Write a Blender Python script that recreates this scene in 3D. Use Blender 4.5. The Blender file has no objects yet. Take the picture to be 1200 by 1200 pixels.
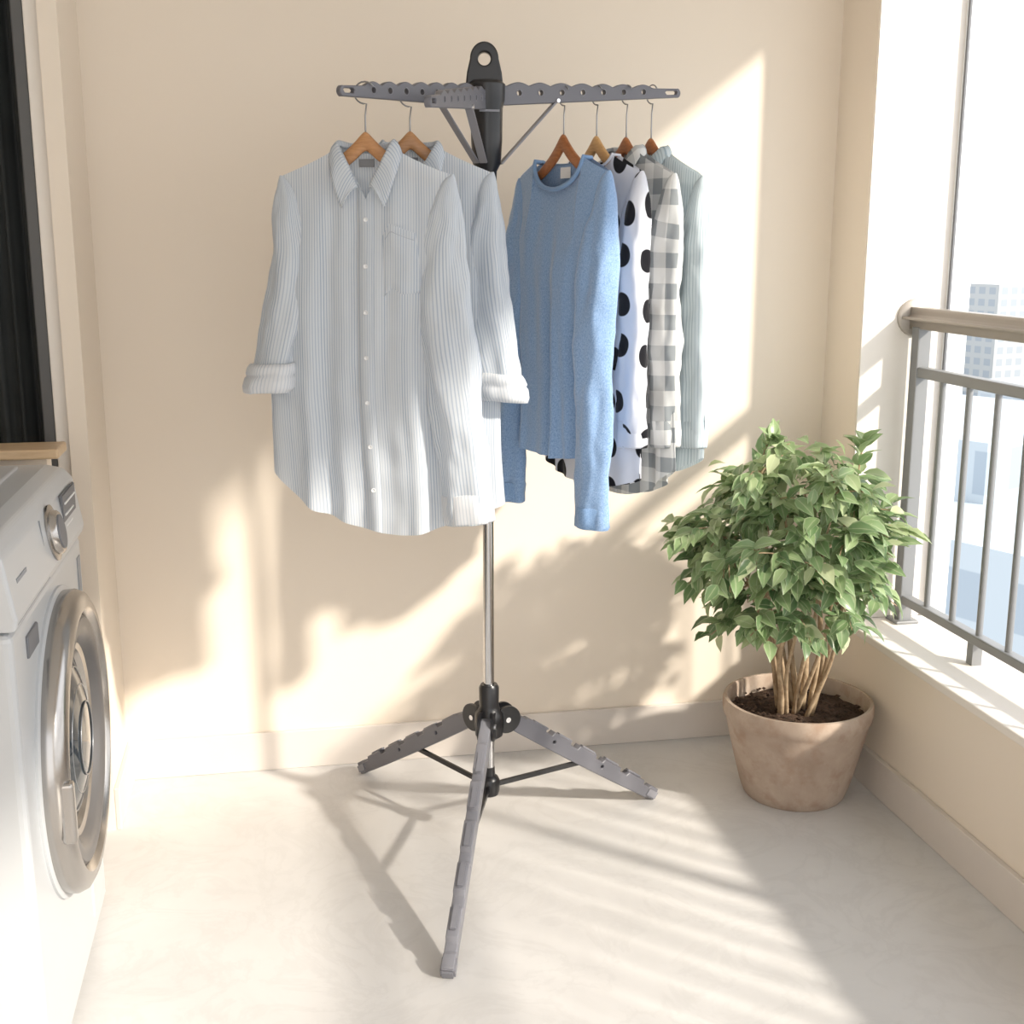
import bpy, bmesh, math, random
from mathutils import Vector, Matrix, noise
random.seed(7)
pi=math.pi
scene=bpy.context.scene
COL=bpy.context.collection
try:
    scene.view_settings.view_transform='Standard'
    scene.view_settings.look='None'
except Exception: pass

# ------------------------------------------------------------------ helpers
def link(o,parent=None):
    COL.objects.link(o)
    if parent is not None: o.parent=parent
    return o
def empty(name,loc=(0,0,0),rz=0):
    o=bpy.data.objects.new(name,None); o.empty_display_size=.05
    o.location=loc; o.rotation_euler=(0,0,rz); return link(o)
def mesh_obj(name,verts,faces,mat,parent=None,smooth=True,uvs=None,M=None):
    if M is not None: verts=[M@Vector(v) for v in verts]
    me=bpy.data.meshes.new(name); me.from_pydata([tuple(v) for v in verts],[],faces)
    if uvs is not None:
        uvl=me.uv_layers.new(name="UVMap")
        for l in me.loops: uvl.data[l.index].uv=uvs[l.vertex_index]
    if smooth: me.polygons.foreach_set("use_smooth",[True]*len(me.polygons))
    me.update()
    o=bpy.data.objects.new(name,me)
    if mat: me.materials.append(mat)
    return link(o,parent)
def bm_obj(name,bm,mat,parent=None,smooth=False):
    me=bpy.data.meshes.new(name); bm.to_mesh(me); bm.free()
    if smooth: me.polygons.foreach_set("use_smooth",[True]*len(me.polygons))
    me.materials.append(mat)
    return link(bpy.data.objects.new(name,me),parent)
def box(name,x0,x1,y0,y1,z0,z1,mat,parent=None,bev=0,seg=2):
    bm=bmesh.new(); bmesh.ops.create_cube(bm,size=1)
    for v in bm.verts:
        v.co=Vector(((x0+x1)/2+v.co.x*(x1-x0),(y0+y1)/2+v.co.y*(y1-y0),(z0+z1)/2+v.co.z*(z1-z0)))
    if bev>0:
        bmesh.ops.bevel(bm,geom=bm.edges[:],offset=bev,segments=seg,profile=.5,affect='EDGES')
    return bm_obj(name,bm,mat,parent,smooth=False)
def axisM(p,direction,up=(0,0,1)):
    z=Vector(direction).normalized(); u=Vector(up)
    if abs(z.dot(u))>.98: u=Vector((0,1,0))
    x=u.cross(z).normalized(); y=z.cross(x)
    return Matrix(((x.x,y.x,z.x,p[0]),(x.y,y.y,z.y,p[1]),(x.z,y.z,z.z,p[2]),(0,0,0,1)))
def lathe(name,prof,mat,parent=None,M=None,seg=48,cap=True):
    vs=[];fs=[];n=len(prof)
    for (r,h) in prof:
        for i in range(seg):
            a=2*pi*i/seg; vs.append((r*math.cos(a),r*math.sin(a),h))
    for j in range(n-1):
        for i in range(seg):
            k=(i+1)%seg; fs.append((j*seg+i,j*seg+k,(j+1)*seg+k,(j+1)*seg+i))
    if cap:
        fs.append(tuple(reversed(range(seg)))); fs.append(tuple(range((n-1)*seg,n*seg)))
    o=mesh_obj(name,vs,fs,mat,parent,True,None,M)
    m=o.modifiers.new("es",'EDGE_SPLIT'); m.split_angle=math.radians(40)
    return o
def rod(name,p,q,r,mat,parent=None,seg=20,r2=None):
    p=Vector(p);q=Vector(q);L=(q-p).length
    return lathe(name,[(r,0),(r2 if r2 else r,L)],mat,parent,axisM(p,q-p),seg)
def bar(name,p,q,w,t,mat,parent=None,bev=.001,side=None):
    p=Vector(p);q=Vector(q);L=(q-p).length
    bm=bmesh.new(); bmesh.ops.create_cube(bm,size=1)
    M=axisM((p+q)/2,q-p)
    for v in bm.verts: v.co=Vector((v.co.x*t,v.co.y*w,v.co.z*L))
    if bev: bmesh.ops.bevel(bm,geom=bm.edges[:],offset=bev,segments=2,affect='EDGES')
    bm.transform(M)
    return bm_obj(name,bm,mat,parent)
def tube(name,pts,r,mat,parent=None,seg=12,cyclic=False,radii=None,M=None):
    pts=[Vector(p) for p in pts]; n=len(pts); vs=[];fs=[]
    prevx=None
    for i,p in enumerate(pts):
        if cyclic: t=(pts[(i+1)%n]-pts[i-1])
        else: t=pts[min(i+1,n-1)]-pts[max(i-1,0)]
        t.normalize()
        if prevx is None:
            u=Vector((0,0,1)) if abs(t.z)<.9 else Vector((0,1,0))
            x=u.cross(t).normalized()
        else:
            x=(prevx-t*prevx.dot(t)).normalized()
        prevx=x; y=t.cross(x); rr=radii[i] if radii else r
        for k in range(seg):
            a=2*pi*k/seg; vs.append(p+x*(rr*math.cos(a))+y*(rr*math.sin(a)))
    m=n if cyclic else n-1
    for i in range(m):
        j=(i+1)%n
        for k in range(seg):
            l=(k+1)%seg; fs.append((i*seg+k,i*seg+l,j*seg+l,j*seg+k))
    if not cyclic:
        fs.append(tuple(reversed(range(seg)))); fs.append(tuple(range((n-1)*seg,n*seg)))
    return mesh_obj(name,vs,fs,mat,parent,True,None,M)
def plate(name,outer,holes,thick,M,mat,parent=None,bev=.0012):
    cu=bpy.data.curves.new(name,'CURVE'); cu.dimensions='2D'; cu.fill_mode='BOTH'
    cu.extrude=thick/2-bev; cu.bevel_depth=bev; cu.bevel_resolution=1; cu.offset=-bev
    for pts in [outer]+holes:
        s=cu.splines.new('POLY'); s.points.add(len(pts)-1)
        for i,(a,b) in enumerate(pts): s.points[i].co=(a,b,0,1)
        s.use_cyclic_u=True
    tmp=bpy.data.objects.new(name+"_c",cu); COL.objects.link(tmp)
    dg=bpy.context.evaluated_depsgraph_get()
    me=bpy.data.meshes.new_from_object(tmp.evaluated_get(dg))
    bpy.data.objects.remove(tmp)
    me.name=name; me.materials.clear(); me.materials.append(mat); me.transform(M)
    return link(bpy.data.objects.new(name,me),parent)
def circ(cx,cy,r,n=18): return [(cx+r*math.cos(2*pi*i/n),cy+r*math.sin(2*pi*i/n)) for i in range(n)]
def frameM(p,xd,yd):
    x=Vector(xd).normalized(); y=Vector(yd); y=(y-x*y.dot(x)).normalized(); z=x.cross(y)
    return Matrix(((x.x,y.x,z.x,p[0]),(x.y,y.y,z.y,p[1]),(x.z,y.z,z.z,p[2]),(0,0,0,1)))
def srgb(r,g,b):
    f=lambda c:(c/255/12.92) if c/255<=.04045 else ((c/255+.055)/1.055)**2.4
    return (f(r),f(g),f(b),1)

# ------------------------------------------------------------------ materials
class NT:
    def __init__(s,name):
        s.m=bpy.data.materials.new(name); s.m.use_nodes=True; s.t=s.m.node_tree; s.n=s.t.nodes; s.l=s.t.links
        s.b=s.n['Principled BSDF']; s.out=s.n['Material Output']
    def new(s,t,**k):
        n=s.n.new(t)
        for a,v in k.items(): setattr(n,a,v)
        return n
    def math(s,op,a,b=None,c=None):
        n=s.new('ShaderNodeMath',operation=op)
        for i,v in enumerate((a,b,c)):
            if v is None: continue
            if isinstance(v,(int,float)): n.inputs[i].default_value=v
            else: s.l.new(v,n.inputs[i])
        return n.outputs[0]
    def ramp(s,fac,stops,interp='LINEAR'):
        n=s.new('ShaderNodeValToRGB'); n.color_ramp.interpolation=interp
        cr=n.color_ramp
        while len(cr.elements)<len(stops): cr.elements.new(.5)
        for e,(p,c) in zip(cr.elements,stops): e.position=p; e.color=c if len(c)==4 else (*c,1)
        s.l.new(fac,n.inputs[0]); return n.outputs[0]
    def mix(s,fac,a,b,mode='MIX'):
        n=s.new('ShaderNodeMix',data_type='RGBA',blend_type=mode)
        for i,v in ((0,fac),(6,a),(7,b)):
            if isinstance(v,(int,float)): n.inputs[i].default_value=v
            elif isinstance(v,tuple): n.inputs[i].default_value=v if len(v)==4 else (*v,1)
            else: s.l.new(v,n.inputs[i])
        return n.outputs[2]
    def noise(s,scale,detail=4,vec=None,rough=.5,dist=0):
        n=s.new('ShaderNodeTexNoise'); n.inputs['Scale'].default_value=scale; n.inputs['Detail'].default_value=detail
        n.inputs['Roughness'].default_value=rough; n.inputs['Distortion'].default_value=dist
        if vec is not None: s.l.new(vec,n.inputs['Vector'])
        return n.outputs[0]
    def obj(s):
        return s.new('ShaderNodeTexCoord').outputs['Object']
    def bump(s,h,strength=.2,dist=.01):
        n=s.new('ShaderNodeBump'); n.inputs['Strength'].default_value=strength; n.inputs['Distance'].default_value=dist
        s.l.new(h,n.inputs['Height']); s.l.new(n.outputs[0],s.b.inputs['Normal']); return n
    def base(s,c): 
        if isinstance(c,tuple): s.b.inputs['Base Color'].default_value=c
        else: s.l.new(c,s.b.inputs['Base Color'])
    def set(s,**k):
        for a,v in k.items(): s.b.inputs[a.replace('_',' ')].default_value=v
def simple(name,col,rough=.5,metal=0,spec=.5,var=.06,bscale=60,bstr=.05):
    t=NT(name); o=t.obj(); n=t.noise(bscale*.2,3,o)
    d=tuple(c*(1-var) for c in col[:3])+(1,)
    t.base(t.mix(n,d,col)); t.set(Roughness=rough,Metallic=metal)
    t.b.inputs['Specular IOR Level'].default_value=spec
    if bstr: t.bump(t.noise(bscale,4,o),bstr,.002)
    return t.m

m_wall=NT("wall_paint_cream"); o=m_wall.obj()
m_wall.base(m_wall.mix(m_wall.noise(1.3,3,o),(.80,.705,.595,1),(.83,.74,.63,1))); m_wall.set(Roughness=.85)
m_wall.bump(m_wall.noise(180,4,o),.04,.002); m_wall=m_wall.m
m_reveal=simple("reveal_paint",(.84,.79,.73,1),.8,var=.03,bscale=150)
m_base=simple("baseboard_stone",(.70,.64,.585,1),.55,var=.05,bscale=80)
m_ceil=simple("ceiling_paint",(.86,.83,.79,1),.9)
f=NT("floor_pale_stone"); o=f.obj()
n1=f.noise(2.2,6,o,.6,.6); n2=f.noise(5,8,o,.65,1.2)
c=f.ramp(n1,[(.3,(.57,.558,.548)),(.6,(.65,.638,.628)),(.8,(.61,.598,.588))])
c=f.mix(f.ramp(n2,[(.47,(0,0,0)),(.52,(.22,.22,.22)),(.57,(0,0,0))]),c,(.48,.465,.455,1))
f.base(c); f.set(Roughness=.36); f.b.inputs['Specular IOR Level'].default_value=.35
f.bump(n2,.015,.002); m_floor=f.m
m_metal=simple("railing_taupe_metal",(.42,.38,.34,1),.4,.35)
m_railbar=simple("railing_grey_bar",(.25,.255,.26,1),.45,.3)
m_frame=simple("window_frame_white",(.85,.86,.87,1),.4)
m_dark=simple("curtain_dark_fabric",(.045,.05,.05,1),.9,var=.5,bscale=40)
m_darkframe=simple("dark_frame",(.10,.10,.10,1),.5)
def wood(name,c1,c2,scale=14):
    t=NT(name); tc=t.obj(); mp=t.new('ShaderNodeMapping'); mp.inputs['Scale'].default_value=(1,6,6)
    t.l.new(tc,mp.inputs[0]); n=t.noise(scale,6,mp.outputs[0],.6,1.5)
    t.base(t.ramp(n,[(.3,c1),(.7,c2)])); t.set(Roughness=.35); t.bump(n,.05,.001); return t.m
m_woodA=wood("hanger_wood_oak",srgb(160,112,72),srgb(190,142,96))
m_woodB=wood("hanger_wood_walnut",srgb(140,84,46),srgb(182,118,72))
m_woodC=wood("hanger_wood_birch",srgb(186,142,90),srgb(214,172,118))
m_board=wood("ledge_wood",srgb(190,162,128),srgb(208,182,148),6)
m_chrome=simple("chrome",(.50,.50,.51,1),.18,1,var=.02,bstr=0)
m_wire=simple("hook_wire_steel",(.32,.32,.33,1),.3,.9,bstr=0)
m_black=simple("black_plastic",(.010,.010,.012,1),.32,var=.2,bstr=.02)
m_grey=simple("grey_plastic",(.135,.135,.155,1),.38,var=.08,bstr=.02)
m_greyL=simple("grey_plastic_light",(.22,.22,.245,1),.4,var=.08,bstr=.02)
m_rivet=simple("rivet_steel",(.7,.7,.72,1),.25,.9,bstr=0)
m_white=simple("appliance_white",(.52,.535,.55,1),.28,var=.02,bstr=0)
m_silver=simple("appliance_silver",(.42,.40,.38,1),.22,.9,var=.05,bstr=0)
m_gasket=simple("gasket_grey",(.11,.105,.105,1),.35)
m_drum=simple("drum_steel",(.30,.31,.33,1),.3,.8)
m_glassdark=simple("door_glass",(.03,.04,.05,1),.05,0,.9,bstr=0)
m_label=simple("label_grey",(.16,.165,.18,1),.5,bstr=0)
m_seam=simple("seam_grey",(.30,.31,.33,1),.6,bstr=0)
m_stitch=simple("stitch_blue_grey",(.42,.46,.52,1),.8,bstr=0)

# ------------------------------------------------------------------ room
XR,YB,XL=1.385,2.99,-.40; Y1=2.80; ZC=2.6; YF=-2.2; XW=-1.05; SZ=.37; LT=2.13
box("floor",-1.25,1.62,YF,3.2,-.1,0,m_floor)
box("wall_back",-1.25,1.60,YB,YB+.15,0,ZC,m_wall)
box("ceiling",-1.25,1.62,YF,3.2,ZC,ZC+.1,m_ceil)
box("wall_left",XW-.15,XW,YF,YB,0,ZC,m_wall)
box("wall_left_pier",-.438,XL,2.71,YB,0,ZC,m_wall)
box("wall_left_low",XW,-.44,2.45,2.50,0,.902,m_wall)
box("window_ledge_board",XW+.01,-.412,2.415,2.515,.903,.922,m_board,bev=.004)
wr=empty("wall_right")
box("pier",XR,1.60,Y1,YB,0,ZC,m_wall,wr)
box("reveal_lining",XR+.002,1.60,Y1-.004,Y1,SZ,LT,m_reveal,wr)
box("parapet",XR,1.62,-1.5,Y1,0,SZ-.02,m_wall,wr)
box("lintel",XR,1.60,-1.5,Y1,LT,ZC,m_wall,wr)
box("front_pier",XR,1.60,YF,-1.5,0,ZC,m_wall,wr)
box("trim_sill",XR-.004,1.63,-1.5,Y1-.004,SZ-.02,SZ,m_reveal,bev=.004)
box("baseboard_back",XL,XR,YB-.012,YB,0,.10,m_base,bev=.002)
box("baseboard_right",XR-.014,XR,-1.5,YB-.012,0,.095,m_base,bev=.002)
box("baseboard_left",XL,XL+.012,2.71,YB-.012,0,.10,m_base,bev=.002)
w=empty("window_1")
box("frame_right",-.468,-.438,2.73,2.78,0,ZC,m_reveal,w,.003)
box("frame_dark",-.492,-.468,2.735,2.775,0,ZC,m_darkframe,w,.003)
vs=[];fs=[];N=110
for i in range(N+1):
    x=-1.04+(.555)*i/N; y=2.83+.018*math.sin(i*.75)+.006*math.sin(i*1.9+1)
    vs+= [(x,y,.2),(x,y,ZC)]
for i in range(N): fs.append((2*i,2*i+2,2*i+3,2*i+1))
mesh_obj("curtain",vs,fs,m_dark,w)
w=empty("window_2")
box("jamb",1.60,1.66,Y1-.01,Y1+.05,SZ,LT,m_frame,w,.003)
box("jamb_inner_seal",1.60,1.605,Y1-.018,Y1-.010,SZ,LT,m_label,w)
box("head",1.60,1.66,-1.5,Y1+.05,LT,LT+.05,m_frame,w,.003)
# railing
r=empty("balcony_railing")
RX=1.52
bm=bmesh.new(); bmesh.ops.create_cube(bm,size=1)
for v in bm.verts: v.co=Vector((RX+v.co.x*.075,(Y1-1.5)/2+v.co.y*(Y1+1.5),1.125+v.co.z*.05))
bmesh.ops.bevel(bm,geom=[e for e in bm.edges if abs((e.verts[0].co-e.verts[1].co).y)>1],offset=.022,segments=5,affect='EDGES')
bm_obj("handrail",bm,m_metal,r,True)
lathe("wall_flange",[(.045,0),(.045,.008),(.04,.012)],m_metal,r,axisM((RX,Y1-.002,1.125),(0,-1,0)),24)
box("upper_rail",RX-.014,RX+.014,-1.5,Y1-.03,.985,1.010,m_railbar,r,.003)
box("lower_rail",RX-.014,RX+.014,-1.5,Y1-.03,.42,.442,m_railbar,r,.003)
y=Y1-.045; i=0
while y>-1.5:
    if i%10==0:
        box("post_%d"%i,RX-.017,RX+.017,y-.017,y+.017,SZ,1.105,m_railbar,r,.003)
        box("post_foot_%d"%i,RX-.03,RX+.03,y-.03,y+.03,SZ,SZ+.008,m_railbar,r,.002)
    else:
        rod("bar_%d"%i,(RX,y,.44),(RX,y,.99),.0075,m_railbar,r,12)
    y-=.115; i+=1
box("stub",RX-.012,RX+.012,Y1-.39,Y1-.366,SZ,.42,m_railbar,r)

# ------------------------------------------------------------------ washing machine
wm=empty("washing_machine")
FX=-.38; y0,y1=1.75,2.385
box("body",-.98,FX,y0,y1,.02,.765,m_white,wm,.012,3)
prof=[(-.98,.768),(FX+.006,.768),(FX+.010,.785),(FX-.004,.875),(FX-.02,.893),(FX-.05,.90),(-.98,.90)]
vs=[(x,y0,z) for x,z in prof]+[(x,y1,z) for x,z in prof]; n=len(prof)
fs=[tuple(range(n)),tuple(reversed(range(n,2*n)))]+[(i,i+n,(i+1)%n+n,(i+1)%n) for i in range(n)]
o=mesh_obj("control_panel",vs,[tuple(reversed(q)) for q in fs],m_white,wm,False)
bv=o.modifiers.new("b",'BEVEL'); bv.width=.006; bv.segments=3
box("lid",-.95,-.47,y0+.04,y1-.04,.897,.905,m_white,wm,.004)
box("lid_recess",-.90,-.52,y0+.09,y1-.09,.904,.9065,m_frame,wm,.001)
for i,(a,b) in enumerate([(-.93,y0+.06),(-.43,y0+.06),(-.93,y1-.06),(-.43,y1-.06)]):
    lathe("foot_%d"%i,[(.022,0),(.022,.01),(.014,.012),(.014,.024)],m_black,wm,Matrix.Translation((a,b,0)),16)
DM=axisM((FX,2.085,.475),(1,0,0))
lathe("door_base_ring",[(.262,-.005),(.262,.004),(.256,.007),(.250,.007)],m_white,wm,DM,72,False)
lathe("door_ring",[(.246,-.01),(.254,.006),(.255,.022),(.249,.035),(.236,.042),(.222,.043),(.214,.036),(.210,.024)],m_silver,wm,DM,72,False)
lathe("door_inner_ring",[(.212,.028),(.205,.036),(.190,.037),(.176,.028),(.166,.012)],m_gasket,wm,DM,64,False)
lathe("door_gasket",[(.170,.014),(.163,.020),(.153,.017),(.147,.004)],m_silver,wm,DM,64,False)
lathe("door_glass_bowl",[(.20,.026),(.16,.012),(.146,.006),(.132,.012),(.10,.024),(.06,.034),(.02,.037),(.001,.0375)],m_glassdark,wm,DM,64,False)
for i in range(3):
    rr=.122-.030*i
    tube("drum_ring_%d"%i,[(rr*math.cos(2*pi*k/40),rr*math.sin(2*pi*k/40),.0160+.0095*i) for k in range(40)],.0013,m_drum,wm,8,True,None,DM)
box("door_handle",FX+.028,FX+.05,1.836,1.858,.40,.50,m_silver,wm,.006,3)
PN=Vector((.99,0,.14))
lathe("knob",[(.047,0),(.047,.003),(.038,.005),(.036,.012),(.033,.015)],m_silver,wm,axisM((FX+.003,2.10,.832),PN),40)
lathe("knob_face",[(.029,.015),(.028,.017)],m_label,wm,axisM((FX+.003,2.10,.832),PN),32)
bar("display",(FX+.001,2.21,.835),(FX+.001,2.345,.835),.075,.006,m_label,wm,.002)
for i in range(3):
    bar("display_text_%d"%i,(FX+.0045,2.225,.855-.02*i),(FX+.0045,2.33-.02*i,.855-.02*i),.003,.003,m_frame,wm,.0)
for i in range(4):
    lathe("button_%d"%i,[(.006,0),(.006,.004)],m_silver,wm,axisM((FX+.004,2.18+.022*i,.787),PN),12)
bar("drawer_seam",(FX+.0065,1.76,.778),(FX+.0065,2.02,.778),.002,.004,m_seam,wm,0)
bar("drawer_seam_b",(FX+.0065,2.02,.775),(FX-.002,2.02,.87),.002,.003,m_seam,wm,0)
box("drawer_handle",FX-.002,FX+.004,1.84,1.92,.70,.735,m_label,wm,.003)
bar("brand_strip",(FX+.002,1.80,.83),(FX+.002,1.87,.83),.006,.004,m_seam,wm,0)
box("filter_flap",FX-.002,FX+.003,2.22,2.34,.06,.16,m_white,wm,.004)
box("energy_sticker",FX-.001,FX+.0015,2.33,2.36,.66,.73,m_seam,wm)

# ------------------------------------------------------------------ drying rack
rk=empty("tripod_clothes_rack"); PX,PY=.425,2.52
rod("pole",(PX,PY,.10),(PX,PY,1.44),.0115,m_chrome,rk,32)
lathe("leg_hub",[(.016,.235),(.030,.245),(.033,.27),(.031,.295),(.024,.305),(.0215,.315),(.022,.355),(.018,.362)],m_black,rk,Matrix.Translation((PX,PY,0)),36)
lathe("lower_hub",[(.010,.100),(.020,.105),(.023,.115),(.023,.138),(.019,.146),(.013,.15),(.012,.17)],m_black,rk,Matrix.Translation((PX,PY,0)),36)
feet=[(.171,2.925),(.843,2.645),(.259,1.995)]
for i,(fx,fy) in enumerate(feet):
    d=Vector((fx-PX,fy-PY,0)); L0=d.length; d.normalize()
    side=Vector((0,0,1)).cross(d)
    hubp=Vector((PX,PY,.278))+d*.038
    for sgn in (-1,1):
        lathe("hub_lug_%d_%d"%(i,(sgn+1)//2),[(.031,-.003),(.031,.003)],m_black,rk,axisM(hubp+side*sgn*.0145,side),24)
    lathe("hub_pin_%d"%i,[(.006,-.020),(.006,.020)],m_rivet,rk,axisM(hubp,side),12)
    foot=Vector((fx,fy,.012)); ax=(foot-hubp); L=ax.length
    M=frameM(hubp,ax,(0,0,1))
    top=[];bot=[];nseg=160
    for k in range(nseg+1):
        t=k/nseg; x=-.02+(L+.02)*t
        hgt=.020-.005*t
        if .14<t<.95:
            u=((t-.14)/.81*5)%1
            hgt+= .0035 if u<.72 else -.0055
        if t<.04: hgt*=math.sqrt(max(0.02,t/.04))
        top.append((x,hgt))
        b=-.016-.003*math.sin(pi*t)
        if t<.04: b*=math.sqrt(max(0.02,t/.04))
        if t>.96: b=-.010
        bot.append((x,b))
    plate("leg_%d"%i,top+bot[::-1],[circ(L*.3,.002,.004,12),circ(L*.62,.002,.004,12)],.024,M,m_grey if i<2 else m_greyL,rk,.002)
    for k in range(5):
        c0=L*(.15+.157*k); c1=c0+L*.095
        bar("leg_pad_%d_%d"%(i,k),M@Vector((c0,.0222,0)),M@Vector((c1,.0212,0)),.005,.014,m_greyL,rk,.002)
    bar("foot_cap_%d"%i,M@Vector((L-.03,-.001,0)),M@Vector((L+.006,-.001,0)),.024,.028,m_greyL,rk,.004)
    q=M@Vector((L*.52,-.008,0))
    bar("brace_%d"%i,Vector((PX,PY,.125))+d*.015,q,.011,.008,m_black,rk,.001)
lathe("head_sleeve",[(.014,1.395),(.019,1.40),(.020,1.44),(.028,1.455),(.031,1.50),(.032,1.56),(.036,1.575),(.037,1.605),(.030,1.612)],m_black,rk,Matrix.Translation((PX,PY,0)),40)
lathe("pole_collar",[(.0125,1.36),(.0165,1.362),(.0165,1.40)],m_black,rk,Matrix.Translation((PX,PY,0)),30)
outl=[(-.038,0),(-.034,.035)]
for k in range(25):
    a=pi-pi*k/24; outl.append((.028*math.cos(a)*(1),.060+.032*math.sin(a)))
outl+=[(.034,.035),(.038,0)]
plate("hanging_loop",outl,[circ(0,.060,.0125,24)],.022,frameM((PX-.004,PY,1.592),(.985,-.17,0),(0,0,1)),m_black,rk,.003)
bar("head_label",(PX-.02,PY-.034,1.553),(PX+.02,PY-.034,1.553),.004,.002,m_greyL,rk,0)
arms=[(16,.445,1.585,1.612),(218,.375,1.580,1.562),(248,.44,1.575,1.528)]
ARM={}
for i,(ang,L,za,zb) in enumerate(arms):
    a=math.radians(ang); d=Vector((math.cos(a),math.sin(a),0))
    p=Vector((PX,PY,za))+d*.02; q=Vector((PX,PY,zb))+d*L; ax=q-p; LL=ax.length
    M=frameM(p,ax,(0,0,1)); ARM[i]=(p,q,d)
    top=[];bot=[];n=140;bumps=7
    for k in range(n+1):
        t=k/n; x=LL*t
        base=.019-.011*t
        b=.007*abs(math.sin(pi*bumps*(t-.06)/.80)) if .06<t<.86 else 0
        top.append((x,base+b)); bot.append((x,-.019+.009*t))
    endc=[(LL+.009*math.sin(pi*k/8),-.001+.010*math.cos(pi*k/8)) for k in range(1,8)]
    holes=[circ(LL*(.06+.80*(k+.5)/bumps),.004-.002*k/bumps,.0055,14) for k in range(bumps)]
    x0,x1=LL*.94,LL*.995
    holes.append([(x0,-.004),(x0-.004,0.001),(x0,.004),(x1,.004),(x1+.003,0.001),(x1,-.004)])
    plate("arm_%d"%i,top+endc+bot[::-1],holes,.012,M,m_grey,rk,.0015)
    for k in range(bumps):
        c=M@Vector((LL*(.06+.80*(k+.5)/bumps),.004-.002*k/bumps,0))
        s=M.to_3x3()@Vector((0,0,1))
        for sg in (-1,1):
            o=tube("eyelet_%d_%d_%d"%(i,k,(sg+1)//2),[c+s*.006*sg+ (M.to_3x3()@Vector((.0062*math.cos(2*pi*j/16),.0062*math.sin(2*pi*j/16),0))) for j in range(16)],.0009,m_greyL,rk,6,True)
    s=M.to_3x3()@Vector((0,0,1))
    bp=M@Vector((LL*.32,-.012,0)); hp=Vector((PX,PY,1.455))+d*.030
    bar("arm_brace_%d"%i,bp,hp,.004,.016,m_greyL,rk,.001)
    lathe("arm_rivet_%d"%i,[(.004,-.010),(.004,.010)],m_rivet,rk,axisM(bp,s),12)

# ------------------------------------------------------------------ hangers
def hz(x):
    x=abs(x); e=.008
    g=lambda q: -.11*math.sqrt(math.sqrt(q*q+e*e)/.155)
    v=g(min(x,.155))-g(0)
    if x>.155: v-=(x-.155)*.45
    return v
def hanger(loc,a,w,mat,armz):
    root=empty("wooden_hanger",loc,a)
    vs=[];fs=[];n=64;m=14
    for i in range(n+1):
        s=-1+2*i/n; x=s*w; z=hz(x)-.004-.012*abs(s)
        hh=.017*(1-.5*abs(s)); tt=.0065*(1-.35*abs(s))
        if abs(s)>.96: k=math.sqrt(max(.03,(1-abs(s))/.04)); hh*=k; tt*=k
        yy=.002
        for k in range(m):
            b=2*pi*k/m; cx=math.cos(b); cy=math.sin(b)
            vs.append((x,yy+tt*math.copysign(abs(cx)**.7,cx),z-hh+hh*math.copysign(abs(cy)**.7,cy)))
    for i in range(n):
        for k in range(m):
            l=(k+1)%m; fs.append((i*m+k,(i+1)*m+k,(i+1)*m+l,i*m+l))
    fs.append(tuple(range(m))); fs.append(tuple(reversed(range(n*m,(n+1)*m))))
    mesh_obj("hanger_wood",vs,fs,mat,root)
    H=armz-loc[2]
    pts=[(0,.003,-.02),(0,.003,.01),(0,.003,H-.045)]
    R=.019
    for k in range(15):
        b=-pi*.55+ (pi*1.35)*k/14
        pts.append((R*math.cos(b)*-1+0.0,.003,H-.006+R*math.sin(b)))
    tube("hanger_hook",pts,.0015,m_wire,root,8)
    return root

# ------------------------------------------------------------------ fabrics
def fabric(name,patt,rough=.9,transl=.25,bs=900,bstr=.25,sheen=.2,tr_tint=None):
    t=NT(name); uv=t.new('ShaderNodeUVMap').outputs[0]; sp=t.new('ShaderNodeSeparateXYZ'); t.l.new(uv,sp.inputs[0])
    c=patt(t,sp.outputs[0],sp.outputs[1],uv); t.base(c); t.set(Roughness=rough)
    t.b.inputs['Specular IOR Level'].default_value=.15
    try: t.b.inputs['Sheen Weight'].default_value=sheen
    except Exception: pass
    n=t.noise(bs,3,uv); n2=t.noise(28,4,uv)
    t.bump(t.math('ADD',t.math('MULTIPLY',n,.25),n2),bstr,.004)
    tr=t.new('ShaderNodeBsdfTranslucent'); t.l.new(c,tr.inputs[0])
    mx=t.new('ShaderNodeMixShader'); mx.inputs[0].default_value=transl
    t.l.new(t.b.outputs[0],mx.inputs[1]); t.l.new(tr.outputs[0],mx.inputs[2]); t.l.new(mx.outputs[0],t.out.inputs[0])
    return t.m
def p_stripe(base,stripe,freq,duty=.35,v2=None):
    def f(t,u,v,uv):
        wob=t.math('MULTIPLY',t.noise(14,2,uv),.0015)
        x=t.math('FRACT',t.math('MULTIPLY',t.math('ADD',u,wob),freq))
        c=t.ramp(x,[(0,base),(.5-duty/2-.1,base),(.5,stripe),(.5+duty/2+.1,base)])
        cb=t.new('ShaderNodeCombineXYZ'); t.l.new(t.math('MULTIPLY',u,60),cb.inputs[0]); t.l.new(t.math('MULTIPLY',v,.7),cb.inputs[1])
        x2=t.noise(1,2,cb.outputs[0])
        return t.mix(t.ramp(x2,[(.35,(0,0,0)),(.65,(.7,.7,.7))]),c,base)
    return f
def p_gingham(base,mid,freq):
    def f(t,u,v,uv):
        a=t.math('LESS_THAN',t.math('FRACT',t.math('MULTIPLY',u,freq)),.5)
        b=t.math('LESS_THAN',t.math('FRACT',t.math('MULTIPLY',v,freq)),.5)
        s=t.math('MULTIPLY',t.math('ADD',a,b),.5)
        return t.ramp(s,[(0,base),(.5,tuple(.6*p+.4*q for p,q in zip(base,mid))),(1,mid)])
    return f
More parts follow.
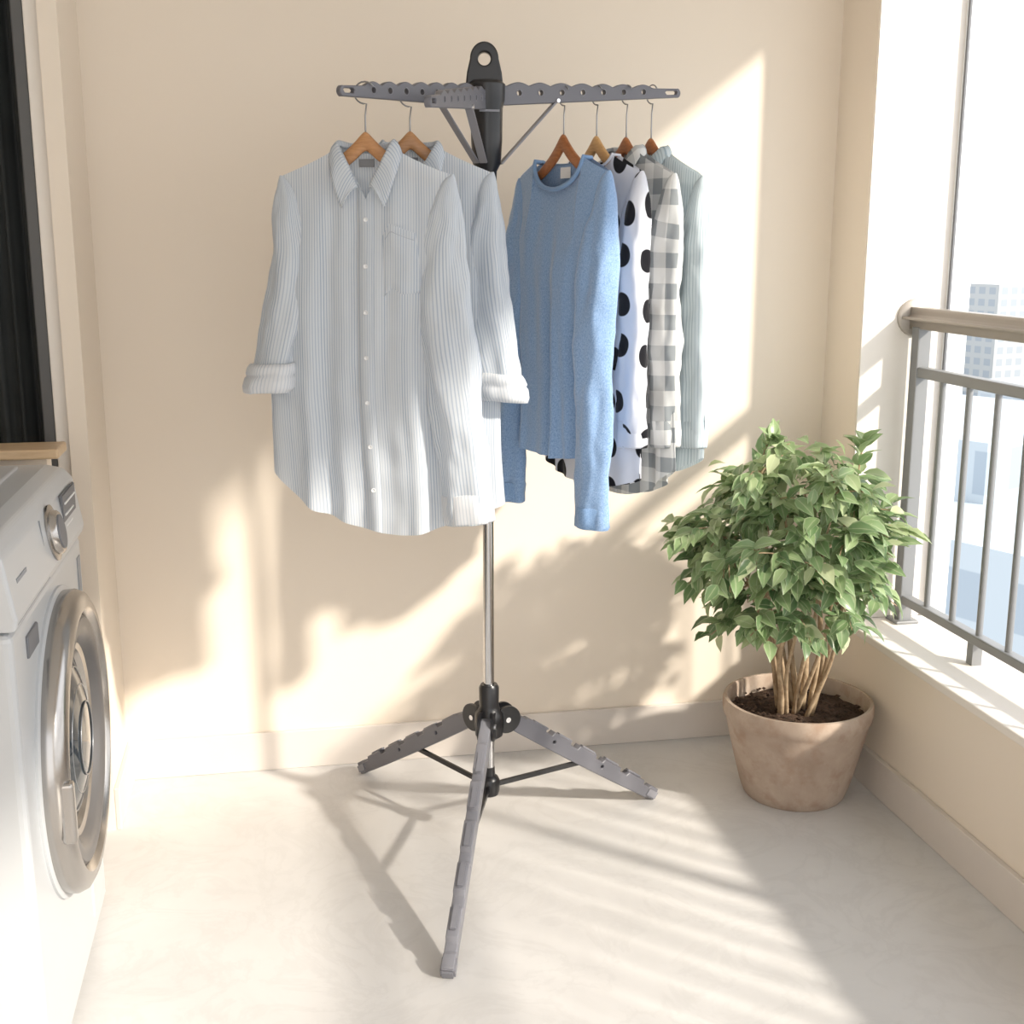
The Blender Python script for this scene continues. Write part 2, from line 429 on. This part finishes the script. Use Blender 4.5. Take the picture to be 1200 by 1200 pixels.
def p_dots(base,dot,freq,rad):
    def f(t,u,v,uv):
        vo=t.new('ShaderNodeTexVoronoi'); vo.voronoi_dimensions='2D'; vo.inputs['Scale'].default_value=freq; vo.inputs['Randomness'].default_value=.35
        t.l.new(uv,vo.inputs['Vector'])
        return t.ramp(vo.outputs['Distance'],[(0,dot),(rad,dot),(rad+.02,base),(1,base)])
    return f
def p_knit(c1,c2):
    def f(t,u,v,uv):
        mp=t.new('ShaderNodeMapping'); mp.inputs['Scale'].default_value=(330,170,1); t.l.new(uv,mp.inputs[0])
        n=t.noise(1,3,mp.outputs[0],.7)
        n2=t.noise(420,2,uv,.7)
        return t.ramp(t.math('ADD',t.math('MULTIPLY',n,.5),t.math('MULTIPLY',n2,.5)),[(.35,c1),(.62,c2)])
    return f
W1=srgb(222,227,232)[:3]; W2=srgb(150,168,192)[:3]
m_lin=fabric("linen_blue_stripe",p_stripe(W1,W2,190,.34),transl=.34,bs=700,bstr=.2)
m_linin=fabric("linen_plain_light",p_stripe(srgb(230,232,235)[:3],srgb(186,196,208)[:3],190,.3),transl=.28)
m_knit=fabric("blue_knit",p_knit(srgb(108,142,188)[:3],srgb(158,186,220)[:3]),transl=.06,bs=500,bstr=.35,sheen=.4)
m_knitrib=fabric("blue_knit_rib",p_knit(srgb(104,138,184)[:3],srgb(146,176,212)[:3]),transl=.03,bs=600,bstr=.35)
m_dot=fabric("polka_dot_cotton",p_dots(srgb(228,231,240)[:3],(.012,.012,.016),10.8,.25),transl=.2)
m_ging=fabric("grey_gingham",p_gingham(srgb(230,231,230)[:3],srgb(148,154,158)[:3],16),transl=.2)
m_pin=fabric("pale_blue_stripe",p_stripe(srgb(210,221,226)[:3],srgb(142,165,178)[:3],130,.3),transl=.25)
m_button=simple("shirt_button",(.72,.73,.75,1),.3,bstr=0)

# ------------------------------------------------------------------ garments
def cat(pts,t):
    n=len(pts)-1; x=min(max(t,0),.99999)*n; i=int(x); f=x-i
    P=[pts[max(i-1,0)],pts[i],pts[i+1],pts[min(i+2,n)]]
    return [0.5*(2*b+(c-a)*f+(2*a-5*b+4*c-d)*f*f+(-a+3*b-3*c+d)*f**3) for a,b,c,d in zip(*P)]
def garment(name,loc,a,mat,Ws,Wm,Wh,L,Ls,nk,nd,kind='round',seed=0,D=.038,fold=.018,sleeves=(),collar=False,placket=False,matin=None,pocket=False,dh=.0,skew=0):
    root=empty(name,loc,a); rnd=random.Random(seed)
    waves=[(k,rnd.uniform(.5,1)/(k**.35),rnd.uniform(0,6.28),rnd.uniform(-1.2,1.2)) for k in (1.3,2.2,3.1,4.3,5.7,7.3)]
    tot=sum(w[1] for w in waves)
    def fo(s,v,o=0):
        return sum(am*math.sin(pi*k*s+ph+o+dr*v+.5*math.sin(2.5*v+ph)) for k,am,ph,dr in waves)/tot*1.7
    def topz(x,side):
        ax=abs(x)
        if ax>=nk: return hz(x)+.006
        q=ax/nk; z0=hz(nk)+.006
        if side<0:
            if kind=='V': return z0-nd*(1-q)
            return z0-nd*math.sqrt(1-q*q)
        return z0-.012*math.sqrt(1-q*q)
    def width(v):
        dip=-.016*math.exp(-((v-.14)/.10)**2)
        if v<.3: 
            k=v/.3; w=Ws+(Wm-Ws)*(k*k*(3-2*k))
        else:
            k=(v-.3)/.7; w=Wm+(Wh-Wm)*k
        return w+dip
    def pos(side,s,v,off=0):
        x0=s*Ws; zt=topz(x0,side)
        zb=-(L-(L-Ls)*(abs(s)**2.2))+skew*s - (dh if side>0 else 0)*(1-s*s)
        z=zt+(zb-zt)*v; x=s*width(v)
        edge=(1-abs(s)**4)
        dd=(.009+ (D-.009)*min(1,(v/.25))**.8)
        y=side*dd*edge**.5
        A=fold*(min(v,1)**.9)
        sh=A*fo(s,v)*(.55+.45*edge)
        ind=.35*A*fo(s*1.3,v,side*2.1)*edge
        nz=.007*noise.noise(Vector((x*9+seed,z*5,side*3+seed)))*min(1,v*5)+.003*noise.noise(Vector((x*30,z*16,seed+side)))*min(1,v*4)
        x+=.006*math.sin(z*11+seed)*v
        return Vector((x,y+sh+ind+nz+off*side,z))
    nu,nv=110,110
    for side,nm in ((-1,"front_panel"),(1,"back_panel")):
        vs=[];uv=[];fs=[]
        for j in range(nv+1):
            v=j/nv
            for i in range(nu+1):
                s=-1+2*i/nu; p=pos(side,s,v); vs.append(p); uv.append((s*width(v)*1.1+(side+1)*.37,p.z*1.0))
        for j in range(nv):
            for i in range(nu):
                q=j*(nu+1)+i; f4=(q,q+1,q+nu+2,q+nu+1); fs.append(f4 if side>0 else f4[::-1])
        mesh_obj(nm,vs,fs,mat,root,True,uv)
    for si,(sgn,keys,cuff) in enumerate(sleeves):
        zsh=hz(Ws)+.006
        # sleeve head grows out of the shoulder tip down the arm-hole seam; sections are near horizontal
        base=[(Ws-.003,0,zsh+.002,.003,.004),(Ws-.008,0,zsh-.010,.012,.011),(Ws-.012,0,zsh-.035,.021,.017),(Ws-.014,-.001,zsh-.075,.029,.023)]
        pts=base+[(Ws+k[0]-k[3],k[1],k[2]+min(0,zsh+.079),k[3],k[4]) for k in keys]
        n=130;m=44;vs=[];uv=[];fs=[];length=0;prev=None
        th0=pi*.25 if sgn>0 else pi*.75
        for j in range(n+1):
            t=j/n; c=cat(pts,t); e=cat(pts,min(t+.02,1)); b0=cat(pts,max(t-.02,0))
            C=Vector((c[0]*sgn,c[1],c[2])); T=Vector(((e[0]-b0[0])*sgn,e[1]-b0[1],e[2]-b0[2])).normalized()
            if t<.35: T=(T*(t/.35)+Vector((0.10*sgn,0,-1))*(1-t/.35)).normalized()
            Bx=Vector((0,1,0)); Bx=(Bx-T*Bx.dot(T)).normalized(); Ax=Bx.cross(T)
            if prev is not None: length+=(C-prev).length
            prev=C; tt=max(0,(t-.2)/.8)
            for k in range(m+1):
                th=th0+2*pi*k/m
                w=1+(.08*math.sin(3*th+seed+4*t)+.05*math.sin(5*th+2*seed-6*t))*min(1,tt*3)
                zz_=c[2]
                wr=.007*noise.noise(Vector((math.cos(th)*1.2+seed,math.sin(th)*1.2,zz_*11+si*7)))*min(1,tt*4)
                wr+=.0028*noise.noise(Vector((math.cos(th)*2.5,math.sin(th)*2.5+seed,zz_*30+si*7)))*min(1,tt*4)
                ra=c[3]*w+wr; rb=c[4]*w+wr
                cx=math.cos(th); sx=math.sin(th)
                vs.append(C+Ax*(ra*cx)+Bx*(rb*math.copysign(abs(sx)**.85,sx))); uv.append((.038*2*pi*k/m+si*.31+.1,-length))
        for j in range(n):
            for k in range(m):
                q=j*(m+1)+k; fs.append((q,q+1,q+m+2,q+m+1))
        mesh_obj("sleeve_%d"%si,vs,fs,mat,root,True,uv)
        c=cat(pts,1); e=cat(pts,.98); C=Vector((c[0]*sgn,c[1],c[2])); T=(C-Vector((e[0]*sgn,e[1],e[2]))).normalized()
        Bx=Vector((0,1,0)); Bx=(Bx-T*Bx.dot(T)).normalized(); Ax=Bx.cross(T)
        if cuff=='roll':
            prof=[(-.004,-.046),(.005,-.049),(.009,-.041),(.010,-.03),(.007,-.026),(.011,-.020),(.012,-.004),(.007,.006),(0,.006),(-.008,0),(-.008,-.02)]
        elif cuff=='band':
            prof=[(-.002,-.058),(.003,-.056),(.004,-.03),(.004,-.004),(.002,0),(-.003,-.004)]
        else:
            prof=[(0,-.045),(.002,-.04),(.001,-.02),(.002,-.002),(-.002,0),(-.004,-.01)]
        vs=[];uv=[];fs=[]
        for (o_,h_) in prof:
            for k in range(m+1):
                th=th0+2*pi*k/m; w=1+.08*math.sin(3*th+seed+4)+.05*math.sin(5*th+2*seed-6); wr=.003*noise.noise(Vector((math.cos(th)*2,math.sin(th)*2,h_*60+si)))
                tl=.30*math.cos(th)*(c[3])*sgn if cuff=='roll' else 0
                sx=math.sin(th)
                vs.append(C+T*(h_-tl)+Ax*((c[3]*w+o_+wr)*math.cos(th))+Bx*((c[4]*w+o_+wr)*math.copysign(abs(sx)**.85,sx))); uv.append((.038*2*pi*k/m+si*.31+.1,-length+h_))
        for j in range(len(prof)-1):
            for k in range(m):
                q=j*(m+1)+k; fs.append((q,q+1,q+m+2,q+m+1))
        mesh_obj("cuff_%d"%si,vs,fs,matin or mat,root,True,uv)
    if kind=='round':
        pts=[]
        for i in range(25):
            x=nk*math.cos(pi*i/24); pts.append(pos(-1,x/Ws,0)+Vector((0,-.001-.010*math.sin(pi*i/24),0)))
        for i in range(1,24):
            x=-nk*math.cos(pi*i/24); pts.append(pos(1,x/Ws,0)+Vector((0,.001+.008*math.sin(pi*i/24),0)))
        tube("neck_rib",pts,.0050 if collar=='knit' else .003,matin or mat,root,10,True)
        lab=pos(1,0,.012)
        box("neck_label",-.018,.018,lab.y-.004,lab.y-.002,lab.z-.018,lab.z+.004,m_frame,root)
    if kind=='V':
        n=64; m=10; vs=[];uv=[];fs=[]
        z0=hz(nk)+.006
        for i in range(n+1):
            t=-1+2*i/n; at=abs(t); sg=1 if t>=0 else -1
            if at<.55:
                ph=at/.55*pi/2; bx=sg*nk*math.sin(ph); by=.022*math.cos(ph); bz=z0+.000-.004*math.cos(ph); ox,oy=sg*math.sin(ph),math.cos(ph)
            else:
                q=(at-.55)/.45; bx=sg*nk*(1-q*.80); by=-.014*min(1,q*3)-.004; bz=z0-(nd*.80)*q; ox,oy=sg*math.cos(q*.9),-math.sin(q*.9)-.15
            fr=max(0,(at-.45)/.55)
            stand=.010*(1-.85*fr); fall=.020+.034*fr
            if at>.93: fall*=(1-at)/.07*.6+.4
            for j in range(m+1):
                r_=j/m
                if r_<.35: k=r_/.35; off=.001+.003*k; dz=stand*k
                else:
                    k=(r_-.35)/.65; off=.004+.006*math.sin(min(1,k*1.6)*pi/2)+.026*k*(.25+.75*fr); dz=stand+.002*math.sin(k*pi)-fall*k
                vs.append((bx+ox*off+.003*noise.noise(Vector((t*4,r_*2,seed))),by+oy*(off*.45)-(.004 if at>.55 else 0),bz+dz+.004*noise.noise(Vector((t*5,r_,seed+3))))); uv.append((t*.2,dz))
        for i in range(n):
            for j in range(m):
                q=i*(m+1)+j; fs.append((q,q+1,q+m+2,q+m+1))
        o=mesh_obj("collar",vs,fs,mat,root,True,uv)
        sm=o.modifiers.new("s",'SOLIDIFY'); sm.thickness=.0015
        lab=pos(1,0,.02)
        box("neck_label",-.014,.014,lab.y-.006,lab.y-.004,lab.z-.010,lab.z+.004,m_label,root)
    if placket:
        vs=[];uv=[];fs=[];n=90
        for j in range(n+1):
            v=j/n*.995+.003
            for k,dx in enumerate((-.015,-.0145,0,.0145,.015)):
                s=dx/width(v); off=.0005 if k in(0,4) else .0025
                p=pos(-1,s,v,off); vs.append(p); uv.append((dx*1.1+.004,p.z))
        for j in range(n):
            for k in range(4):
                q=j*5+k; fs.append((q+5,q+6,q+1,q))
        mesh_obj("placket",vs,fs,mat,root,True,uv)
        for k in range(7):
            v=.06+.135*k; p=pos(-1,0,v,.0035)
            lathe("button_%d"%k,[(.0042,-.001),(.0045,.0006),(.0034,.0012),(.0025,.0006)],m_button,root,axisM(p,(0,-1,0)),14)
    if pocket:
        vs=[];uv=[];fs=[];n=14; s0,s1=.20,.58; v0,v1=.19,.36
        for j in range(n+1):
            for i in range(n+1):
                s=s0+(s1-s0)*i/n; vv=v0+(v1-v0)*j/n
                if j==n: vv+= -.015*abs(2*i/n-1)
                p=pos(-1,s,vv,.0008 if (i in(0,n) or j==n) else .0030); vs.append(p); uv.append((s*width(vv)*1.1+.003,p.z))
        for j in range(n):
            for i in range(n):
                q=j*(n+1)+i; fs.append((q+n+1,q+n+2,q+1,q))
        mesh_obj("pocket",vs,fs,mat,root,True,uv)
        pts=[pos(-1,s0+(s1-s0)*i/n,v0+.02,.0030) for i in range(1,n)]
        tube("pocket_stitch",pts,.0006,m_stitch,root,5)
    return root

def armpt(i,t):
    p,q,d=ARM[i]; L=(q-p).length; return p+(q-p)*((t-.02)/L)
h1=armpt(1,.323); h2=armpt(1,.208)
A1=math.radians(-17); A2=math.radians(-8)
z1=1.500; z2=1.510
SL_roll=[(.020,-.004,-.22,.038,.026),(.032,-.006,-.29,.042,.028),(.050,-.010,-.37,.042,.028),(.070,-.014,-.465,.041,.028)]
SL_rollR=[(.020,-.004,-.22,.040,.026),(.030,-.006,-.31,.044,.028),(.044,-.010,-.40,.042,.028),(.056,-.014,-.505,.036,.027)]
SL_long=[(.020,-.006,-.21,.042,.024),(.032,-.016,-.32,.050,.025),(.048,-.028,-.46,.048,.023),(.062,-.034,-.59,.045,.021),(.072,-.036,-.71,.042,.020)]
hanger((h1.x,h1.y,z1),A1,.120,m_woodA,h1.z+.004)
garment("striped_linen_shirt",(h1.x,h1.y,z1),A1,m_lin,.160,.174,.197,.735,.655,.046,.092,'V',3,.026,.019,
   sleeves=[(-1,SL_roll,'roll'),(1,SL_long,'band')],collar=True,placket=True,matin=m_linin,pocket=True,skew=-.03)
hanger((h2.x,h2.y+.02,z2),A2,.120,m_woodA,h2.z+.004)
garment("striped_linen_shirt",(h2.x,h2.y+.02,z2),A2,m_lin,.157,.165,.178,.75,.72,.046,.08,'V',11,.026,.018,
   sleeves=[(-1,SL_roll,'roll'),(1,SL_rollR,'roll')],collar=True,placket=True,matin=m_linin)
AR=math.radians(-70)
ts=[.172,.250,.322,.384]
SLs=[(.022,-.006,-.22,.044,.034),(.028,-.014,-.34,.047,.034),(.034,-.022,-.48,.046,.032),(.036,-.026,-.62,.043,.030),(.036,-.028,-.785,.041,.029)]
SLc=[(.012,0,-.22,.038,.024),(.015,0,-.34,.042,.024),(.018,0,-.46,.042,.024),(.022,0,-.56,.040,.024),(.022,0,-.63,.034,.022)]
hp=[armpt(0,t) for t in ts]
zz=1.522
hanger((hp[0].x,hp[0].y,zz),AR,.130,m_woodB,hp[0].z+.004)
garment("blue_sweater",(hp[0].x,hp[0].y,zz),AR,m_knit,.170,.172,.158,.665,.645,.092,.060,'round',21,.036,.019,
   sleeves=[(-1,SLs,'rib'),(1,SLs,'rib')],collar='knit',matin=m_knitrib)
hanger((hp[1].x,hp[1].y,zz),AR,.130,m_woodC,hp[1].z+.004)
garment("polka_dot_blouse",(hp[1].x,hp[1].y,zz),AR,m_dot,.167,.172,.185,.735,.70,.075,.03,'round',31,.018,.010,
   sleeves=[(-1,SLc,'band'),(1,SLc,'band')])
hanger((hp[2].x,hp[2].y,zz),AR,.130,m_woodB,hp[2].z+.004)
garment("gingham_shirt",(hp[2].x,hp[2].y,zz),AR,m_ging,.174,.183,.198,.76,.68,.048,.07,'V',41,.018,.010,
   sleeves=[(-1,SLc,'band'),(1,SLc,'band')],collar=True,placket=True)
hanger((hp[3].x,hp[3].y,zz),AR,.130,m_woodB,hp[3].z+.004)
garment("pale_blue_striped_shirt",(hp[3].x,hp[3].y,zz),AR,m_pin,.184,.195,.208,.72,.66,.048,.07,'V',51,.018,.011,
   sleeves=[(-1,SLc,'band'),(1,SLc,'band')],collar=True,placket=True)

# ------------------------------------------------------------------ plant
pt=empty("potted_ficus"); QX,QY=1.19,2.62
t=NT("terracotta_weathered"); o=t.obj()
n1=t.noise(5,6,o,.65,.4); n2=t.noise(22,5,o,.6)
c=t.ramp(n1,[(.3,srgb(158,138,122)),(.55,srgb(180,162,146)),(.75,srgb(198,184,170))])
c=t.mix(t.ramp(n2,[(.5,(0,0,0)),(.7,(.5,.5,.5))]),c,srgb(150,120,100))
t.base(c); t.set(Roughness=.9); t.bump(n2,.3,.004); m_terra=t.m
lathe("pot",[(.02,0),(.116,0),(.121,.006),(.130,.03),(.148,.10),(.163,.165),(.168,.19),(.171,.197),(.175,.203),(.177,.215),(.177,.232),(.174,.240),(.167,.241),(.163,.236),(.160,.20),(.158,.19)],m_terra,pt,Matrix.Translation((QX,QY,0)),72,False)
t=NT("soil"); o=t.obj(); n=t.noise(60,6,o,.7); t.base(t.ramp(n,[(.35,(.035,.02,.013)),(.7,(.17,.10,.065))])); t.set(Roughness=1); t.bump(n,1,.02); m_soil=t.m
vs=[(QX,QY,.212)];fs=[];R_=16;S_=48
for j in range(1,R_+1):
    for i in range(S_):
        a=2*pi*i/S_; rr=.160*j/R_; z=.212-.012*(j/R_)**2+.008*noise.noise(Vector((rr*math.cos(a)*40,rr*math.sin(a)*40,1)))
        vs.append((QX+rr*math.cos(a),QY+rr*math.sin(a),z))
for i in range(S_): fs.append((0,1+i,1+(i+1)%S_))
for j in range(R_-1):
    for i in range(S_):
        a=1+j*S_+i;b=1+j*S_+(i+1)%S_; fs.append((a,a+S_,b+S_,b))
mesh_obj("soil",vs,fs,m_soil,pt)
vs=[];fs=[];rd=random.Random(5)
for k in range(260):
    a=rd.uniform(0,6.28);rr=.15*math.sqrt(rd.random());c=Vector((QX+rr*math.cos(a),QY+rr*math.sin(a),.212)); s=rd.uniform(.003,.007);b=len(vs)
    for dx,dy,dz in ((1,0,0),(-1,0,0),(0,1,0),(0,-1,0),(0,0,1),(0,0,-1)):
        vs.append(c+Vector((dx*s*rd.uniform(.7,1.5),dy*s*rd.uniform(.7,1.5),dz*s*.7)))
    for q3 in ((0,2,4),(2,1,4),(1,3,4),(3,0,4),(2,0,5),(1,2,5),(3,1,5),(0,3,5)): fs.append(tuple(b+x for x in q3))
mesh_obj("bark_chips",vs,fs,m_soil,pt,False)
t=NT("ficus_bark"); o=t.obj(); n=t.noise(30,5,o,.6,1); t.base(t.ramp(n,[(.3,srgb(128,104,78)),(.7,srgb(190,168,138))])); t.set(Roughness=.85); t.bump(n,.4,.004); m_bark=t.m
t=NT("ficus_leaf"); at=t.new('ShaderNodeAttribute',attribute_name="tint"); uvn=t.new('ShaderNodeUVMap').outputs[0]
sp=t.new('ShaderNodeSeparateXYZ'); t.l.new(uvn,sp.inputs[0])
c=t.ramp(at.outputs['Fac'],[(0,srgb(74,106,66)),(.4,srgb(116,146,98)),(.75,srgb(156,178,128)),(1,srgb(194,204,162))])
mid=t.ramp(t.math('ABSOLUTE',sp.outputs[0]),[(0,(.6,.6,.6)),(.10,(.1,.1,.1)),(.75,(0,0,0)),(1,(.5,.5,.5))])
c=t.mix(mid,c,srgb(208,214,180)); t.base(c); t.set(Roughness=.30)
tr=t.new('ShaderNodeBsdfTranslucent'); t.l.new(c,tr.inputs[0]); mx=t.new('ShaderNodeMixShader'); mx.inputs[0].default_value=.32
t.l.new(t.b.outputs[0],mx.inputs[1]); t.l.new(tr.outputs[0],mx.inputs[2]); t.l.new(mx.outputs[0],t.out.inputs[0]); m_leaf=t.m
cen=Vector((1.145,2.575,.605)); rad=Vector((.30,.26,.295))
tips=[]
for k in range(15):
    a=2*pi*k/15+rd.uniform(-.2,.2); r0=rd.uniform(.01,.045)
    b=Vector((QX-.01+r0*math.cos(a),QY-.01+r0*math.sin(a),.205))
    sp_=rd.uniform(.05,.15); mt=Vector((QX-.02+sp_*math.cos(a+.5),QY-.03+sp_*math.sin(a+.5),rd.uniform(.42,.56)))
    tp=Vector((cen.x+rd.uniform(.08,.2)*math.cos(a+.7),cen.y+rd.uniform(.08,.18)*math.sin(a+.7),rd.uniform(.62,.80)))
    pts=[];rr=[]
    for i in range(22):
        u=i/21; x=b*(1-u)**2+mt*2*u*(1-u)+tp*u*u
        x+=Vector((math.sin(u*9+k),math.cos(u*8+k*2),0))*.007*math.sin(pi*u)
        pts.append(x); rr.append((.0085 if k<9 else .006)*(1-.78*u))
    tube("trunk_%d"%k,pts,.01,m_bark,pt,10,False,rr)
    tips+= [pts[10],pts[14],pts[18],pts[21]]
leafV=[];leafF=[];leafUV=[];leafT=[]
def leaf(p,d,up,size,tint):
    d=d.normalized(); sd=d.cross(up)
    if sd.length<.05: sd=Vector((1,0,0))
    sd.normalize(); n=sd.cross(d).normalized(); b=len(leafV); w=size*.28
    rows=[(0,0.05,0),(.18,.72,.01),(.42,1,.015),(.68,.72,-.03),(.88,.28,-.10),(1.0,0.03,-.16)]
    for (l,ww,dr) in rows:
        for sx in (-1,0,1):
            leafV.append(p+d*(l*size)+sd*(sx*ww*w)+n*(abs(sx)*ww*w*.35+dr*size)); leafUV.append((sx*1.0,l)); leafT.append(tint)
    for i in range(len(rows)-1):
        q=b+i*3; leafF.append((q,q+1,q+4,q+3)); leafF.append((q+1,q+2,q+5,q+4))
ncl=138
for k in range(ncl):
    while True:
        dv=Vector((rd.gauss(0,1),rd.gauss(0,1),rd.gauss(0,1))).normalized()
        if dv.z>-.72: break
    rr=rd.uniform(.35,1.0)**.6
    lump=1+.26*noise.noise(dv*2.2+Vector((3,1,4)))
    c=cen+Vector((dv.x*rad.x,dv.y*rad.y,dv.z*rad.z))*rr*lump*.93
    c.x=min(c.x,1.36)
    base=min(tips,key=lambda q:(q-c).length+ (0.05 if q.z>c.z+.1 else 0))
    mid_=(base+c)/2+Vector((0,0,.03))
    pts=[base*(1-u)**2+mid_*2*u*(1-u)+c*u*u for u in [i/8 for i in range(9)]]
    tube("twig_%d"%k,pts,.002,m_bark,pt,6,False,[.0028*(1-.6*i/8) for i in range(9)])
    nl=rd.randint(9,13)
    for j in range(nl):
        u=rd.uniform(.45,1.0); i=min(8,int(u*8)); P=pts[i]+Vector((rd.gauss(0,.016),rd.gauss(0,.016),rd.gauss(0,.014)))
        out=Vector((dv.x,dv.y,dv.z*.3)); dd=out*.7+Vector((rd.gauss(0,.6),rd.gauss(0,.6),rd.uniform(-1.0,.25)))
        up=Vector((rd.gauss(0,.4),rd.gauss(0,.4),1))+out*.6
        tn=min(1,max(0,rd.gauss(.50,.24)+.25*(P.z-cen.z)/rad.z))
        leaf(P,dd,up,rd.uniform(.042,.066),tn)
for (ex,ey,ez) in ((.85,2.52,.66),(.89,2.50,.59),(1.34,2.42,.68),(1.10,2.36,.84),(1.26,2.5,.87),(.97,2.45,.78),(1.05,2.5,.88)):
    c=Vector((ex,ey,ez)); base=min(tips,key=lambda q:(q-c).length)
    for i in range(10):
        u=i/9; P=base*(1-u)+c*u+Vector((0,0,.03*math.sin(pi*u)))
        for s in (-1,1):
            dd=(c-base).normalized()+Vector((rd.gauss(0,.4),s*.5,-.5)); leaf(P,dd,Vector((0,0,1))+Vector((rd.gauss(0,.3),rd.gauss(0,.3),0)),rd.uniform(.045,.06),rd.uniform(.4,.9))
    tube("side_branch",[base*(1-u)+c*u+Vector((0,0,.03*math.sin(pi*u))) for u in [i/9 for i in range(10)]],.002,m_bark,pt,6)
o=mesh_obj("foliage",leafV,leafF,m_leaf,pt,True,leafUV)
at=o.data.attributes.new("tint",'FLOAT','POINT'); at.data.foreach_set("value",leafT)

# ------------------------------------------------------------------ outside city
def facade(name,c1,c2,sx,sz):
    t=NT(name); o=t.obj(); br=t.new('ShaderNodeTexBrick')
    sp=t.new('ShaderNodeSeparateXYZ'); t.l.new(o,sp.inputs[0]); cb=t.new('ShaderNodeCombineXYZ')
    t.l.new(t.math('ADD',sp.outputs[0],sp.outputs[1]),cb.inputs[0]); t.l.new(sp.outputs[2],cb.inputs[1]); t.l.new(cb.outputs[0],br.inputs['Vector'])
    br.offset=0; br.inputs['Scale'].default_value=1; br.inputs['Brick Width'].default_value=sx; br.inputs['Row Height'].default_value=sz; br.inputs['Mortar Size'].default_value=.7; br.inputs['Mortar Smooth'].default_value=.1
    br.inputs['Color1'].default_value=c2; br.inputs['Color2'].default_value=c2; br.inputs['Mortar'].default_value=c1
    t.base(br.outputs[0]); t.set(Roughness=.9); return t.m
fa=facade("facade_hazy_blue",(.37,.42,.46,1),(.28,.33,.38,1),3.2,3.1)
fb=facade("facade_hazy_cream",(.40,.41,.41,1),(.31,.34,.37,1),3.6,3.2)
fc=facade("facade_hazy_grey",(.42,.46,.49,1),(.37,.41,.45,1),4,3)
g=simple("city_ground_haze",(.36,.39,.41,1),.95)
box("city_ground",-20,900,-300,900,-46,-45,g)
city=empty("city_buildings"); rc=random.Random(9)
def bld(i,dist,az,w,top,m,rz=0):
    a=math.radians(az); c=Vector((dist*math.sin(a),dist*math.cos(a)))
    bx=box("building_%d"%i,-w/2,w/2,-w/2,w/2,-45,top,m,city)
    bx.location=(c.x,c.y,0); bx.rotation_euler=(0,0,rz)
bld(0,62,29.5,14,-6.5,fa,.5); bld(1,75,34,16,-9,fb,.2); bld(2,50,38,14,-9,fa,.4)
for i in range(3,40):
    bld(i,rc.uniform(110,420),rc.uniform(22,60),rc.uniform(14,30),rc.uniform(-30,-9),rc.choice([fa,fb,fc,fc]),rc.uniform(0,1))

# ------------------------------------------------------------------ lights
wd=bpy.data.worlds.new("world"); scene.world=wd; wd.use_nodes=True; nt=wd.node_tree
bg=nt.nodes['Background']; tc=nt.nodes.new('ShaderNodeTexCoord'); sp=nt.nodes.new('ShaderNodeSeparateXYZ'); rp=nt.nodes.new('ShaderNodeValToRGB')
nt.links.new(tc.outputs['Generated'],sp.inputs[0]); nt.links.new(sp.outputs[2],rp.inputs[0]); nt.links.new(rp.outputs[0],bg.inputs[0])
rp.color_ramp.elements[0].position=0; rp.color_ramp.elements[0].color=(.94,.94,.94,1)
rp.color_ramp.elements[1].position=.5; rp.color_ramp.elements[1].color=(.91,.94,.99,1)
bg.inputs[1].default_value=2.3
sl=bpy.data.lights.new("sun",'SUN'); sl.energy=5.8; sl.angle=math.radians(3.0); sl.color=(1,.92,.80)
so=bpy.data.objects.new("sun",sl); link(so); so.rotation_euler=Vector((-1,.95,-.81)).to_track_quat('-Z','Y').to_euler(); so.location=(4,-1,4)

# ------------------------------------------------------------------ camera
cam=bpy.data.cameras.new("camera"); cam.sensor_width=36; cam.lens=1450/1200*36; cam.clip_end=2000; cam.clip_start=.05
co=bpy.data.objects.new("camera",cam); link(co); co.location=(0,0,1.30)
ps=math.radians(10.7); th=math.radians(12.25)
F=Vector((math.sin(ps)*math.cos(th),math.cos(ps)*math.cos(th),-math.sin(th)))
co.rotation_euler=F.to_track_quat('-Z','Y').to_euler()
scene.camera=co
